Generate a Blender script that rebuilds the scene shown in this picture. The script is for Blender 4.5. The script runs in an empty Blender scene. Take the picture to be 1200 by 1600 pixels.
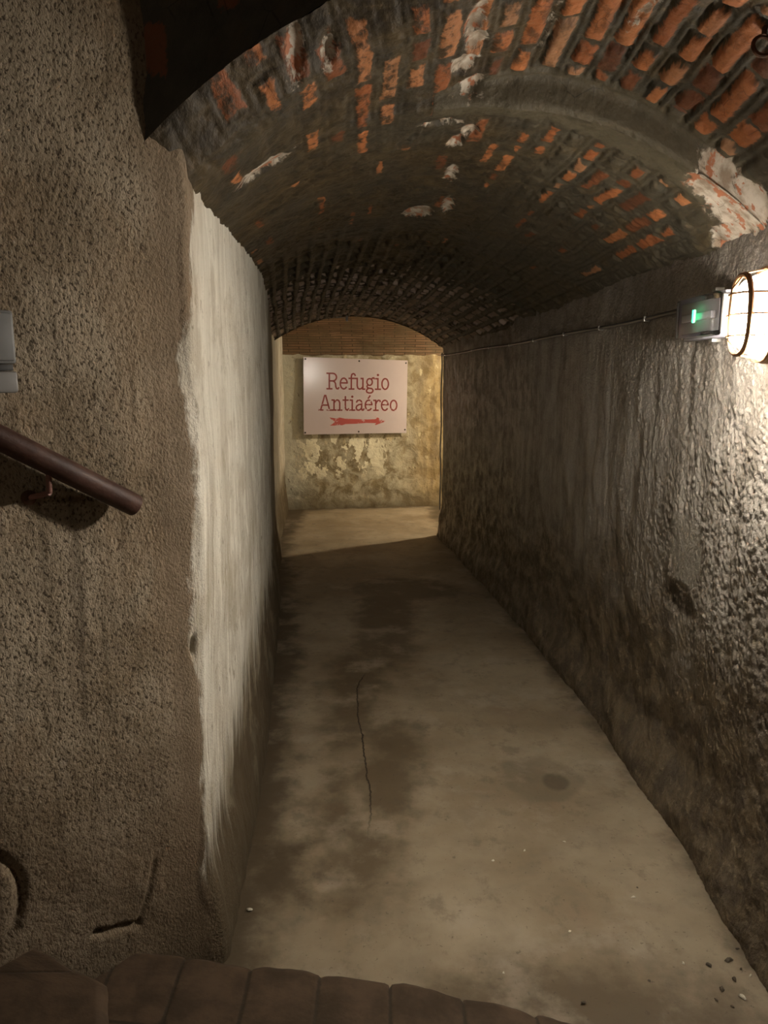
import bpy, math, random
import numpy as np
from mathutils import Vector, Matrix

scn = bpy.context.scene
COL = scn.collection

# ------------------------------------------------------------------ camera, world, exposure
CAM_H = 1.70
cam_d = bpy.data.cameras.new('camera')
cam_d.sensor_fit = 'VERTICAL'; cam_d.sensor_height = 32.0; cam_d.lens = 24.0
cam_d.clip_start = 0.02; cam_d.clip_end = 60
cam = bpy.data.objects.new('camera', cam_d); COL.objects.link(cam)
cam.location = (0, 0, CAM_H)
cam.rotation_euler = (math.radians(90 - 9.9), 0, 0)
scn.camera = cam

w = bpy.data.worlds.new('world'); scn.world = w; w.use_nodes = True
w.node_tree.nodes['Background'].inputs[0].default_value = (0, 0, 0, 1)
w.node_tree.nodes['Background'].inputs[1].default_value = 0.0
vs = scn.view_settings
vs.view_transform = 'Standard'; vs.look = 'None'; vs.gamma = 1.0
try: vs.use_curve_mapping = False
except Exception: pass
vs.exposure = 1.35

NEAR_GLOBE = 375.0            # emission of the lit glass of the corridor lamp
FAR_GLOBE = 880.0             # the same lamp model round the corner
FILL_GLOBE = 62.0           # fill lamp added over the stairs, unseen behind the camera

LAMP = (1.00, 2.16, 1.87)   # centre of the near globe

# ------------------------------------------------------------------ numpy noise
def _h(ix, iy, seed):
    n = (ix.astype(np.int64) * 374761393 + iy.astype(np.int64) * 668265263 + seed * 1442695041) & 0xffffffff
    n = ((n ^ (n >> 13)) * 1274126177) & 0xffffffff
    n = ((n ^ (n >> 16)) * 2246822519) & 0xffffffff
    n = n ^ (n >> 15)
    return (n & 0xffffff) / float(0xffffff)

def vnoise(x, y, seed=0):
    ix = np.floor(x); iy = np.floor(y); fx = x - ix; fy = y - iy
    fx = fx * fx * fx * (fx * (fx * 6 - 15) + 10); fy = fy * fy * fy * (fy * (fy * 6 - 15) + 10)
    a = _h(ix, iy, seed); b = _h(ix + 1, iy, seed); c = _h(ix, iy + 1, seed); d = _h(ix + 1, iy + 1, seed)
    return (a + (b - a) * fx) * (1 - fy) + (c + (d - c) * fx) * fy

def fbm(x, y, scale, oct=4, seed=0, gain=0.5):
    s = 0; amp = 1.0; tot = 0
    for k in range(oct):
        s = s + amp * (vnoise(x * scale + 17.3 * k, y * scale + 9.1 * k, seed + k) - 0.5) * 2
        tot += amp; amp *= gain; scale *= 2.03
    return s / tot

def sstep(a, b, x):
    t = np.clip((x - a) / (b - a), 0, 1)
    return t * t * (3 - 2 * t)

def segs(*parts):
    out = []
    for a, b, st in parts:
        n = max(1, int(round((b - a) / st)))
        out.append(np.linspace(a, b, n, endpoint=False))
    out.append(np.array([parts[-1][1]]))
    return np.concatenate(out)

# ------------------------------------------------------------------ object helpers
def tag(o, label=None, cat=None, group=None, kind=None):
    if label: o['label'] = label
    if cat: o['category'] = cat
    if group: o['group'] = group
    if kind: o['kind'] = kind
    return o

def empty(name, loc=(0, 0, 0), rot=(0, 0, 0)):
    o = bpy.data.objects.new(name, None); COL.objects.link(o)
    o.location = loc; o.rotation_euler = rot; o.empty_display_size = 0.05
    return o

def mesh_obj(name, V, F, mat=None, parent=None, smooth=False, loc=None):
    me = bpy.data.meshes.new(name)
    me.from_pydata([tuple(v) for v in V], [], [tuple(f) for f in F]); me.update()
    if smooth:
        me.polygons.foreach_set('use_smooth', [True] * len(me.polygons))
    if mat: me.materials.append(mat)
    o = bpy.data.objects.new(name, me); COL.objects.link(o)
    if parent: o.parent = parent
    if loc: o.location = loc
    return o

class MB:
    def __init__(s): s.V = []; s.F = []
    def add(s, V, F):
        k = len(s.V); s.V += [tuple(v) for v in V]; s.F += [tuple(i + k for i in f) for f in F]; return s
    def box(s, x0, x1, y0, y1, z0, z1, b=0.0):
        # box with chamfered edges
        if b <= 0:
            V = [(x, y, z) for x in (x0, x1) for y in (y0, y1) for z in (z0, z1)]
            F = [(0, 1, 3, 2), (4, 6, 7, 5), (0, 4, 5, 1), (2, 3, 7, 6), (0, 2, 6, 4), (1, 5, 7, 3)]
            return s.add(V, F)
        import bmesh
        bm = bmesh.new()
        bmesh.ops.create_cube(bm, size=1)
        for v in bm.verts:
            v.co = Vector(((x0 + x1) / 2 + v.co.x * (x1 - x0), (y0 + y1) / 2 + v.co.y * (y1 - y0), (z0 + z1) / 2 + v.co.z * (z1 - z0)))
        bmesh.ops.bevel(bm, geom=bm.edges[:], offset=b, segments=2, affect='EDGES', profile=0.5)
        bm.verts.ensure_lookup_table()
        V = [v.co[:] for v in bm.verts]; F = [[v.index for v in f.verts] for f in bm.faces]
        bm.free()
        return s.add(V, F)
    def tube(s, pts, r, n=12, closed=False, caps=True):
        pts = [Vector(p) for p in pts]; N = len(pts); V = []; F = []
        up = Vector((0, 0, 1)); prev = None
        for i, p in enumerate(pts):
            if closed: t = (pts[(i + 1) % N] - pts[i - 1]).normalized()
            else: t = (pts[min(i + 1, N - 1)] - pts[max(i - 1, 0)]).normalized()
            if prev is None:
                a = t.cross(up)
                if a.length < 1e-3: a = t.cross(Vector((1, 0, 0)))
            else: a = prev - t * prev.dot(t)
            a.normalize(); prev = a; b = t.cross(a)
            rr = r[i] if isinstance(r, (list, tuple)) else r
            for k in range(n):
                th = 2 * math.pi * k / n
                V.append(p + (a * math.cos(th) + b * math.sin(th)) * rr)
        M = N if closed else N - 1
        for i in range(M):
            j = (i + 1) % N
            for k in range(n):
                F.append((i * n + k, i * n + (k + 1) % n, j * n + (k + 1) % n, j * n + k))
        if caps and not closed:
            F.append(tuple(range(n - 1, -1, -1))); F.append(tuple((N - 1) * n + k for k in range(n)))
        return s.add(V, F)
    def lathe(s, prof, mat4, n=24, sx=1.0, sy=1.0):
        # prof: (r, h) pairs; axis = local z of mat4
        V = []; F = []
        for r, h in prof:
            for k in range(n):
                th = 2 * math.pi * k / n
                V.append(mat4 @ Vector((r * sx * math.cos(th), r * sy * math.sin(th), h)))
        for i in range(len(prof) - 1):
            for k in range(n):
                F.append((i * n + k, i * n + (k + 1) % n, (i + 1) * n + (k + 1) % n, (i + 1) * n + k))
        F.append(tuple(range(n - 1, -1, -1))); F.append(tuple((len(prof) - 1) * n + k for k in range(n)))
        return s.add(V, F)
    def build(s, name, mat, parent=None, smooth=True):
        o = mesh_obj(name, s.V, s.F, mat, parent, smooth)
        if smooth:
            md = o.modifiers.new('edge', 'EDGE_SPLIT'); md.split_angle = math.radians(40)
        return o

def grid_obj(name, U, V, P, H, mat, attrs=None, uv=None, flip=False):
    """U (n,), V (m,) parameters; P(u,v)->(...,3); H(u,v,xyz)-> displacement along the normal."""
    uu, vv = np.meshgrid(U, V, indexing='ij')
    e = 1e-3
    p = P(uu, vv)
    du = P(uu + e, vv) - P(uu - e, vv); dv = P(uu, vv + e) - P(uu, vv - e)
    nrm = np.cross(du, dv); nrm /= np.maximum(np.linalg.norm(nrm, axis=-1, keepdims=True), 1e-12)
    if flip: nrm = -nrm
    co = p + nrm * H(uu, vv, p)[..., None]
    n, m = uu.shape
    idx = np.arange(n * m).reshape(n, m)
    a = idx[:-1, :-1].ravel(); b = idx[1:, :-1].ravel(); c = idx[1:, 1:].ravel(); d = idx[:-1, 1:].ravel()
    f = np.stack([a, b, c, d] if not flip else [a, d, c, b], 1)
    me = bpy.data.meshes.new(name)
    me.vertices.add(n * m); me.vertices.foreach_set('co', co.reshape(-1).astype(np.float32))
    nf = len(f)
    me.loops.add(nf * 4); me.loops.foreach_set('vertex_index', f.reshape(-1).astype(np.int32))
    me.polygons.add(nf); me.polygons.foreach_set('loop_start', np.arange(0, nf * 4, 4, dtype=np.int32))
    me.polygons.foreach_set('loop_total', np.full(nf, 4, dtype=np.int32))
    me.polygons.foreach_set('use_smooth', np.ones(nf, dtype=bool))
    me.update(calc_edges=True)
    tu, tv = uv(uu, vv) if uv else (uu, vv)
    layer = me.uv_layers.new(name='UVMap')
    t = np.stack([tu.ravel(), tv.ravel()], 1)[f.reshape(-1)]
    layer.data.foreach_set('uv', t.reshape(-1).astype(np.float32))
    for k, fn in (attrs or {}).items():
        at = me.attributes.new(k, 'FLOAT', 'POINT')
        at.data.foreach_set('value', np.broadcast_to(fn(uu, vv, p), uu.shape).ravel().astype(np.float32))
    me.materials.append(mat)
    o = bpy.data.objects.new(name, me); COL.objects.link(o)
    o['kind'] = 'structure'
    return o

# ------------------------------------------------------------------ material helper
class M:
    def __init__(s, name):
        s.m = bpy.data.materials.new(name); s.m.use_nodes = True
        s.nt = s.m.node_tree; s.n = s.nt.nodes; s.l = s.nt.links
        s.b = s.n['Principled BSDF']; s.uvn = s.n.new('ShaderNodeTexCoord')
        s.UV = s.uvn.outputs['UV']; s.OB = s.uvn.outputs['Object']
    def put(s, sock, v):
        if isinstance(v, bpy.types.NodeSocket): s.l.new(v, sock)
        elif isinstance(v, tuple) and len(v) == 3 and sock.type == 'RGBA': sock.default_value = (*v, 1)
        else: sock.default_value = v
    def map(s, vec, sc, loc=(0, 0, 0), rot=(0, 0, 0)):
        n = s.n.new('ShaderNodeMapping'); s.l.new(vec, n.inputs[0])
        n.inputs[1].default_value = loc; n.inputs[2].default_value = rot; n.inputs[3].default_value = sc
        return n.outputs[0]
    def noise(s, vec, scale, detail=4, rough=0.5, dist=0.0):
        n = s.n.new('ShaderNodeTexNoise'); s.l.new(vec, n.inputs['Vector'])
        n.inputs['Scale'].default_value = scale; n.inputs['Detail'].default_value = detail
        n.inputs['Roughness'].default_value = rough; n.inputs['Distortion'].default_value = dist
        return n.outputs['Fac']
    def voro(s, vec, scale, feature='F1', rnd=1.0, out='Distance'):
        n = s.n.new('ShaderNodeTexVoronoi'); n.feature = feature; s.l.new(vec, n.inputs['Vector'])
        n.inputs['Scale'].default_value = scale; n.inputs['Randomness'].default_value = rnd
        return n.outputs[out]
    def sep(s, vec):
        n = s.n.new('ShaderNodeSeparateXYZ'); s.l.new(vec, n.inputs[0]); return n.outputs
    def attr(s, name):
        n = s.n.new('ShaderNodeAttribute'); n.attribute_name = name; return n.outputs['Fac']
    def math(s, op, a, b=0.0, c=0.0, clamp=False):
        n = s.n.new('ShaderNodeMath'); n.operation = op; n.use_clamp = clamp
        s.put(n.inputs[0], a); s.put(n.inputs[1], b); s.put(n.inputs[2], c); return n.outputs[0]
    def step(s, a, b, x):
        n = s.n.new('ShaderNodeMapRange'); n.interpolation_type = 'SMOOTHSTEP'
        s.put(n.inputs['Value'], x)
        if a < b:
            n.inputs['From Min'].default_value = a; n.inputs['From Max'].default_value = b
            n.inputs['To Min'].default_value = 0; n.inputs['To Max'].default_value = 1
        else:
            n.inputs['From Min'].default_value = b; n.inputs['From Max'].default_value = a
            n.inputs['To Min'].default_value = 1; n.inputs['To Max'].default_value = 0
        return n.outputs['Result']
    def mix(s, f, a, b, mode='MIX'):
        n = s.n.new('ShaderNodeMix'); n.data_type = 'RGBA'; n.blend_type = mode
        s.put(n.inputs['Factor'], f); s.put(n.inputs[6], a); s.put(n.inputs[7], b); return n.outputs[2]
    def ramp(s, f, stops):
        n = s.n.new('ShaderNodeValToRGB'); s.l.new(f, n.inputs[0]); cr = n.color_ramp
        while len(cr.elements) < len(stops): cr.elements.new(0.5)
        for e, (p, c) in zip(cr.elements, stops): e.position = p; e.color = (*c, 1)
        return n.outputs[0]
    def bump(s, h, strength=0.5, dist=0.01, prev=None):
        n = s.n.new('ShaderNodeBump'); s.l.new(h, n.inputs['Height'])
        n.inputs['Strength'].default_value = strength; n.inputs['Distance'].default_value = dist
        if prev is not None: s.l.new(prev, n.inputs['Normal'])
        return n.outputs[0]
    def done(s, color=None, rough=None, normal=None, spec=None, metal=None):
        if color is not None: s.put(s.b.inputs['Base Color'], color)
        if rough is not None: s.put(s.b.inputs['Roughness'], rough)
        if normal is not None: s.l.new(normal, s.b.inputs['Normal'])
        if spec is not None: s.put(s.b.inputs['Specular IOR Level'], spec)
        if metal is not None: s.put(s.b.inputs['Metallic'], metal)
        return s.m

def simple(name, col, rough=0.5, metal=0.0, var=0.15, scale=30, bump=0.0):
    m = M(name)
    n = m.noise(m.OB, scale, 4, 0.6)
    c = m.mix(n, tuple(x * (1 - var) for x in col), tuple(min(1, x * (1 + var)) for x in col))
    nb = m.bump(m.noise(m.OB, scale * 4, 3), bump, 0.002) if bump else None
    return m.done(c, rough, nb, metal=metal)

# ------------------------------------------------------------------ wall materials (UV: u along the wall in m, v height in m)
def mat_left():
    m = M('plaster_of_left_wall'); uv = m.UV
    u, v, _ = m.sep(uv)
    big = m.noise(uv, 2.2, 5, 0.6); mid = m.noise(uv, 11, 5, 0.65); fine = m.noise(uv, 120, 3, 0.6)
    streak = m.noise(m.map(uv, (26, 1.3, 1)), 1.0, 6, 0.65)
    streak2 = m.noise(m.map(uv, (70, 3.5, 1), (3, 1, 0)), 1.0, 4, 0.6)
    # sandy roughcast on the stair side
    pits = m.voro(m.map(uv, (1, 0.6, 1), rot=(0, 0, 0.6)), 130)
    gr = m.mix(m.step(0.36, 0.62, big), (0.225, 0.172, 0.110), (0.365, 0.30, 0.215))
    gr = m.mix(m.math('MULTIPLY', m.step(0.5, 0.66, streak), 0.45), gr, (0.105, 0.078, 0.045))
    gr = m.mix(m.math('MULTIPLY', m.step(0.56, 0.75, mid), 0.5), gr, (0.34, 0.29, 0.225))
    pt = m.noise(m.map(uv, (1, 0.6, 1), rot=(0, 0, 0.5)), 150, 3, 0.55)
    gr = m.mix(m.math('MULTIPLY', m.step(0.455, 0.38, pt), 0.85), gr, (0.045, 0.030, 0.016))
    gr = m.mix(m.math('MULTIPLY', m.step(0.62, 0.67, m.noise(m.map(uv, (1, 0.7, 1), (4, 4, 0)), 48, 4, 0.6)), 0.75), gr, (0.05, 0.032, 0.018))
    gr = m.mix(m.math('MULTIPLY', m.step(0.5, 0.62, m.noise(m.map(uv, (1, 0.5, 1), (14, 4, 0)), 4, 5, 0.6)), 0.35), gr, (0.30, 0.21, 0.125))
    gr = m.mix(m.math('MULTIPLY', m.step(0.60, 0.70, pt), 0.5), gr, (0.42, 0.37, 0.29))
    dr = m.math('MULTIPLY', m.step(0.57, 0.68, m.noise(m.map(uv, (11, 0.55, 1), (2, 3, 0)), 1.0, 6, 0.6)), m.step(1.7, 1.0, v))
    gr = m.mix(m.math('MULTIPLY', dr, 0.55), gr, (0.075, 0.055, 0.035))
    # band of exposed brown mortar at the corner
    band = m.math('MULTIPLY', m.step(-0.16, -0.04, m.math('ADD', u, m.math('MULTIPLY', m.math('SUBTRACT', streak, 0.5), 0.22))), 0.75)
    gr = m.mix(band, gr, m.mix(mid, (0.15, 0.105, 0.062), (0.27, 0.205, 0.14)))
    # whitewash
    uu = m.math('ADD', m.math('SUBTRACT', u, m.math('MULTIPLY', m.step(1.95, 2.2, v), 0.10)), m.math('MULTIPLY', m.math('SUBTRACT', m.noise(m.map(uv, (5, 2.2, 1), (0, 4, 0)), 1.0, 8, 0.68), 0.47), 0.26))
    white = m.step(-0.012, 0.012, uu)
    wc = m.mix(m.step(0.35, 0.65, streak), (0.74, 0.71, 0.62), (0.50, 0.465, 0.38))
    wc = m.mix(m.math('MULTIPLY', m.step(0.52, 0.7, streak2), 0.5), wc, (0.30, 0.26, 0.185))
    wc = m.mix(m.math('MULTIPLY', m.step(0.46, 0.62, m.noise(m.map(uv, (5, 1.5, 1), (9, 2, 0)), 1.0, 6, 0.65)), 0.55), wc, (0.33, 0.285, 0.205))
    wc = m.mix(m.math('MULTIPLY', m.step(0.60, 0.66, m.noise(m.map(uv, (40, 14, 1)), 1.0, 5, 0.7)), 0.7), wc, (0.12, 0.095, 0.06))
    wc = m.mix(m.math('MULTIPLY', m.step(0.58, 0.64, m.noise(m.map(uv, (14, 1.2, 1), (1, 7, 0)), 1.0, 7, 0.65)), 0.7), wc, (0.80, 0.76, 0.66))
    wc = m.mix(m.math('MULTIPLY', m.step(1.3, 2.1, m.math('ADD', v, m.math('MULTIPLY', big, 0.5))), 0.45), wc, (0.74, 0.70, 0.60))
    # dirty below
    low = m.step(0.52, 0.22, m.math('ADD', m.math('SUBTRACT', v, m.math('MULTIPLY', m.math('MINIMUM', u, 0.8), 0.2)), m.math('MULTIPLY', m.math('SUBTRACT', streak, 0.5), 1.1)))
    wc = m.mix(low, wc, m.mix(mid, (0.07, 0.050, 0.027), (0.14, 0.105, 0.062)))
    far = m.math('MULTIPLY', m.step(3.2, 4.6, m.math('ADD', u, m.math('MULTIPLY', big, 0.8))), m.step(7.0, 5.9, u))  # shade where the wall bulges and turns away, painted into the colour
    wc = m.mix(m.math('MULTIPLY', far, 0.7), wc, (0.13, 0.105, 0.07))
    wc = m.mix(m.math('MULTIPLY', m.step(0.50, 0.60, m.noise(m.map(uv, (1.6, 1.5, 1), (3, 12, 0)), 1.6, 7, 0.68)), 0.5), wc, (0.36, 0.31, 0.22))
    wc = m.mix(m.math('MULTIPLY', m.step(0.60, 0.66, m.noise(m.map(uv, (2.2, 1.1, 1), (13, 2, 0)), 7, 6, 0.7)), 0.6), wc, (0.20, 0.16, 0.10))
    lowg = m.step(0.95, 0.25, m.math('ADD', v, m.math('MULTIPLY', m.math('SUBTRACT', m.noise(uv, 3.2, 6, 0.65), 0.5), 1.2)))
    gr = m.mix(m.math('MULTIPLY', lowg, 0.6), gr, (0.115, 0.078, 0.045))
    c = m.mix(white, gr, wc)
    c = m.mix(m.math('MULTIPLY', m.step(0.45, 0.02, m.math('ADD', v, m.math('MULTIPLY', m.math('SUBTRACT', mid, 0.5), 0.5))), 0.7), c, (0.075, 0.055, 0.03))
    h1 = m.bump(m.noise(m.map(uv, (1, 0.7, 1), rot=(0, 0, 0.5)), 130, 4, 0.65), 0.7, 0.008)
    h1 = m.bump(pt, 0.6, 0.006, h1)
    h1 = m.bump(white, 0.3, 0.004, h1)
    return m.done(c, 0.82, h1, spec=0.3)

def mat_right():
    m = M('damp_plaster_of_right_wall'); uv = m.UV
    u, v, _ = m.sep(uv)
    big = m.noise(uv, 1.7, 5, 0.6); mid = m.noise(uv, 9, 7, 0.7, 0.1); fine = m.noise(uv, 90, 4, 0.6)
    streak = m.noise(m.map(uv, (7, 1.2, 1)), 1.0, 7, 0.7, 0.6)
    c = m.mix(m.step(0.35, 0.65, streak), (0.20, 0.175, 0.145), (0.36, 0.33, 0.29))
    c = m.mix(m.math('MULTIPLY', m.step(0.5, 0.68, mid), 0.4), c, (0.10, 0.078, 0.052))
    c = m.mix(m.math('MULTIPLY', m.step(0.56, 0.74, m.noise(m.map(uv, (17, 1.8, 1), (5, 2, 0)), 1.0, 6, 0.65, 0.3)), 0.5), c, (0.42, 0.39, 0.34))
    # brown wet lower zone
    low = m.step(1.15, 0.45, m.math('ADD', v, m.math('MULTIPLY', m.math('SUBTRACT', m.noise(uv, 2.6, 6, 0.65), 0.5), 1.5)))
    lowc = m.mix(m.step(0.4, 0.65, mid), (0.075, 0.052, 0.028), (0.21, 0.16, 0.095))
    lowc = m.mix(m.math('MULTIPLY', m.step(0.56, 0.64, m.noise(m.map(uv, (1, 1, 1), (3, 8, 0)), 16, 6, 0.7)), 0.7), lowc, (0.33, 0.27, 0.17))
    c = m.mix(m.math('MULTIPLY', low, 0.85), c, lowc)
    # smooth bare patch and dark hollow under it
    p = m.attr('patch'); c = m.mix(m.step(0.0, 0.02, m.math('ADD', p, m.math('MULTIPLY', m.math('SUBTRACT', mid, 0.5), 0.08))), c, (0.27, 0.245, 0.205))
    q = m.attr('hollow'); c = m.mix(m.math('MULTIPLY', m.step(0.0, 0.05, m.math('ADD', q, m.math('MULTIPLY', m.math('SUBTRACT', mid, 0.5), 0.16))), 0.8), c, (0.05, 0.034, 0.018))
    # smooth band above the cable
    bnd = m.step(1.93, 1.99, v)
    c = m.mix(m.math('MULTIPLY', bnd, 0.6), c, (0.15, 0.128, 0.108))
    # lit edge of the passage's end corner, painted as a paler colour
    c = m.mix(m.math('MULTIPLY', m.step(6.46, 6.52, m.math('ADD', u, m.math('MULTIPLY', m.math('SUBTRACT', mid, 0.5), 0.1))), 0.8), c, (0.45, 0.40, 0.28))
    hb = m.bump(m.noise(m.map(uv, (1, 0.85, 1)), 105, 4, 0.6, 0.0), 0.8, 0.008)
    hb = m.bump(fine, 0.4, 0.004, hb)
    rough = m.mix(m.step(0.4, 0.6, mid), (0.62, 0.62, 0.62), (0.30, 0.30, 0.30))
    c = m.mix(m.math('MULTIPLY', m.step(0.60, 0.66, fine), 0.5), c, (0.07, 0.052, 0.032))
    return m.done(c, rough, hb, spec=0.5)

def mat_end():
    m = M('peeling_plaster_of_end_wall'); uv = m.UV
    u, v, _ = m.sep(uv)
    big = m.noise(uv, 1.6, 4, 0.6); mid = m.noise(uv, 5.5, 7, 0.66, 0.5); fine = m.noise(uv, 34, 4, 0.6)
    base = m.mix(m.step(0.38, 0.62, mid), (0.24, 0.19, 0.11), (0.48, 0.44, 0.33))
    och = m.step(1.55, 2.1, m.math('ADD', u, m.math('MULTIPLY', m.math('SUBTRACT', mid, 0.5), 0.9)))
    base = m.mix(m.math('MULTIPLY', och, 0.7), base, m.mix(m.step(0.4, 0.6, m.noise(m.map(uv, (9, 2, 1)), 1, 5, 0.6)), (0.17, 0.10, 0.03), (0.40, 0.28, 0.12)))
    # pale left zone
    base = m.mix(m.math('MULTIPLY', m.step(0.5, 0.05, m.math('ADD', u, m.math('MULTIPLY', m.math('SUBTRACT', mid, 0.5), 0.6))), 0.8), base, (0.60, 0.59, 0.50))
    # flakes of limewash below the sign
    zone = m.math('MULTIPLY', m.math('MULTIPLY', m.step(0.3, 0.5, v), m.step(1.15, 0.85, v)), m.math('MULTIPLY', m.step(0.1, 0.35, u), m.step(1.65, 1.15, u)))
    fl = m.math('MULTIPLY', m.step(0.515, 0.535, m.noise(m.map(uv, (1, 0.7, 1), (2.1, 0.4, 0)), 4.6, 7, 0.66, 0.2)), zone)
    base = m.mix(fl, base, (0.82, 0.77, 0.60))
    base = m.mix(m.math('MULTIPLY', m.step(0.61, 0.66, m.noise(m.map(uv, (1, 0.7, 1), (5, 5, 0)), 13, 6, 0.7)), 0.7), base, (0.10, 0.072, 0.036))
    base = m.mix(m.math('MULTIPLY', m.step(0.60, 0.64, m.noise(m.map(uv, (1, 0.6, 1), (8, 1, 0)), 8, 6, 0.7)), 0.6), base, (0.66, 0.58, 0.38))
    base = m.mix(m.math('MULTIPLY', m.step(0.6, 0.75, fine), 0.5), base, (0.12, 0.085, 0.04))
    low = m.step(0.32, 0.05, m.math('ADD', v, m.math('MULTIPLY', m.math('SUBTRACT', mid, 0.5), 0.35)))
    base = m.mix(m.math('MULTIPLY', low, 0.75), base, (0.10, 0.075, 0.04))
    hb = m.bump(mid, 0.6, 0.03); hb = m.bump(fl, 0.4, 0.008, hb); hb = m.bump(fine, 0.5, 0.008, hb)
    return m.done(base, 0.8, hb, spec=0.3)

def mat_floor():
    m = M('worn_concrete_floor'); uv = m.UV
    big = m.noise(uv, 1.3, 5, 0.6); mid = m.noise(uv, 7, 6, 0.6, 0.3); fine = m.noise(uv, 60, 4, 0.6)
    c = m.mix(m.step(0.35, 0.65, big), (0.235, 0.180, 0.112), (0.35, 0.285, 0.195))
    c = m.mix(m.math('MULTIPLY', m.step(0.42, 0.68, mid), 0.3), c, (0.155, 0.13, 0.095))
    c = m.mix(m.math('MULTIPLY', m.step(0.55, 0.72, m.noise(m.map(uv, (1, 1, 1), (7, 3, 0)), 4.5, 5, 0.6)), 0.25), c, (0.28, 0.185, 0.12))
    wob = m.math('MULTIPLY', m.math('SUBTRACT', m.noise(uv, 6, 6, 0.62), 0.5), 0.34)
    for nm, soft, amt, col in (('stain', 0.09, 0.85, (0.105, 0.075, 0.042)), ('damp_shade', 0.09, 0.9, (0.07, 0.050, 0.028))):
        a = m.math('ADD', m.attr(nm), wob)
        c = m.mix(m.math('MULTIPLY', m.step(-soft, soft, a), amt), c, col)
    sp = m.math('ADD', m.attr('spot'), m.math('MULTIPLY', wob, 0.1)); c = m.mix(m.math('MULTIPLY', m.step(-0.01, 0.012, sp), 0.75), c, (0.085, 0.062, 0.038))
    halo = m.math('ADD', m.attr('halo'), m.math('MULTIPLY', wob, 0.35)); c = m.mix(m.math('MULTIPLY', m.step(-0.02, 0.02, halo), 0.4), c, (0.12, 0.098, 0.066))
    sm = m.math('MULTIPLY', m.step(0.53, 0.66, m.noise(m.map(uv, (1.4, 1, 1), (6, 2, 0)), 5.5, 7, 0.7)), 0.42); c = m.mix(sm, c, (0.105, 0.085, 0.058))
    c = m.mix(m.math('MULTIPLY', m.step(0.52, 0.68, m.noise(m.map(uv, (1, 1, 1), (1, 12, 0)), 2.6, 7, 0.65)), 0.5), c, (0.40, 0.335, 0.25))
    c = m.mix(m.math('MULTIPLY', m.step(0.64, 0.68, m.noise(uv, 55, 4, 0.6)), 0.5), c, (0.08, 0.06, 0.04))
    specks = m.step(0.70, 0.76, m.noise(uv, 26, 3, 0.5)); c = m.mix(m.math('MULTIPLY', specks, 0.45), c, (0.055, 0.042, 0.03))
    cr = m.math('ABSOLUTE', m.math('ADD', m.attr('crack'), m.math('MULTIPLY', m.math('SUBTRACT', m.noise(uv, 35, 4, 0.6), 0.5), 0.02)))
    crm = m.math('MULTIPLY', m.step(0.0048, 0.0016, cr), m.attr('crackon')); c = m.mix(m.math('MULTIPLY', crm, 0.9), c, (0.03, 0.022, 0.014))
    hb = m.bump(mid, 0.25, 0.01); hb = m.bump(fine, 0.25, 0.003, hb); hb = m.bump(m.math('SUBTRACT', 1.0, crm), 0.6, 0.004, hb)
    return m.done(c, m.mix(mid, (0.75,) * 3, (0.5,) * 3), hb, spec=0.3)

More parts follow.
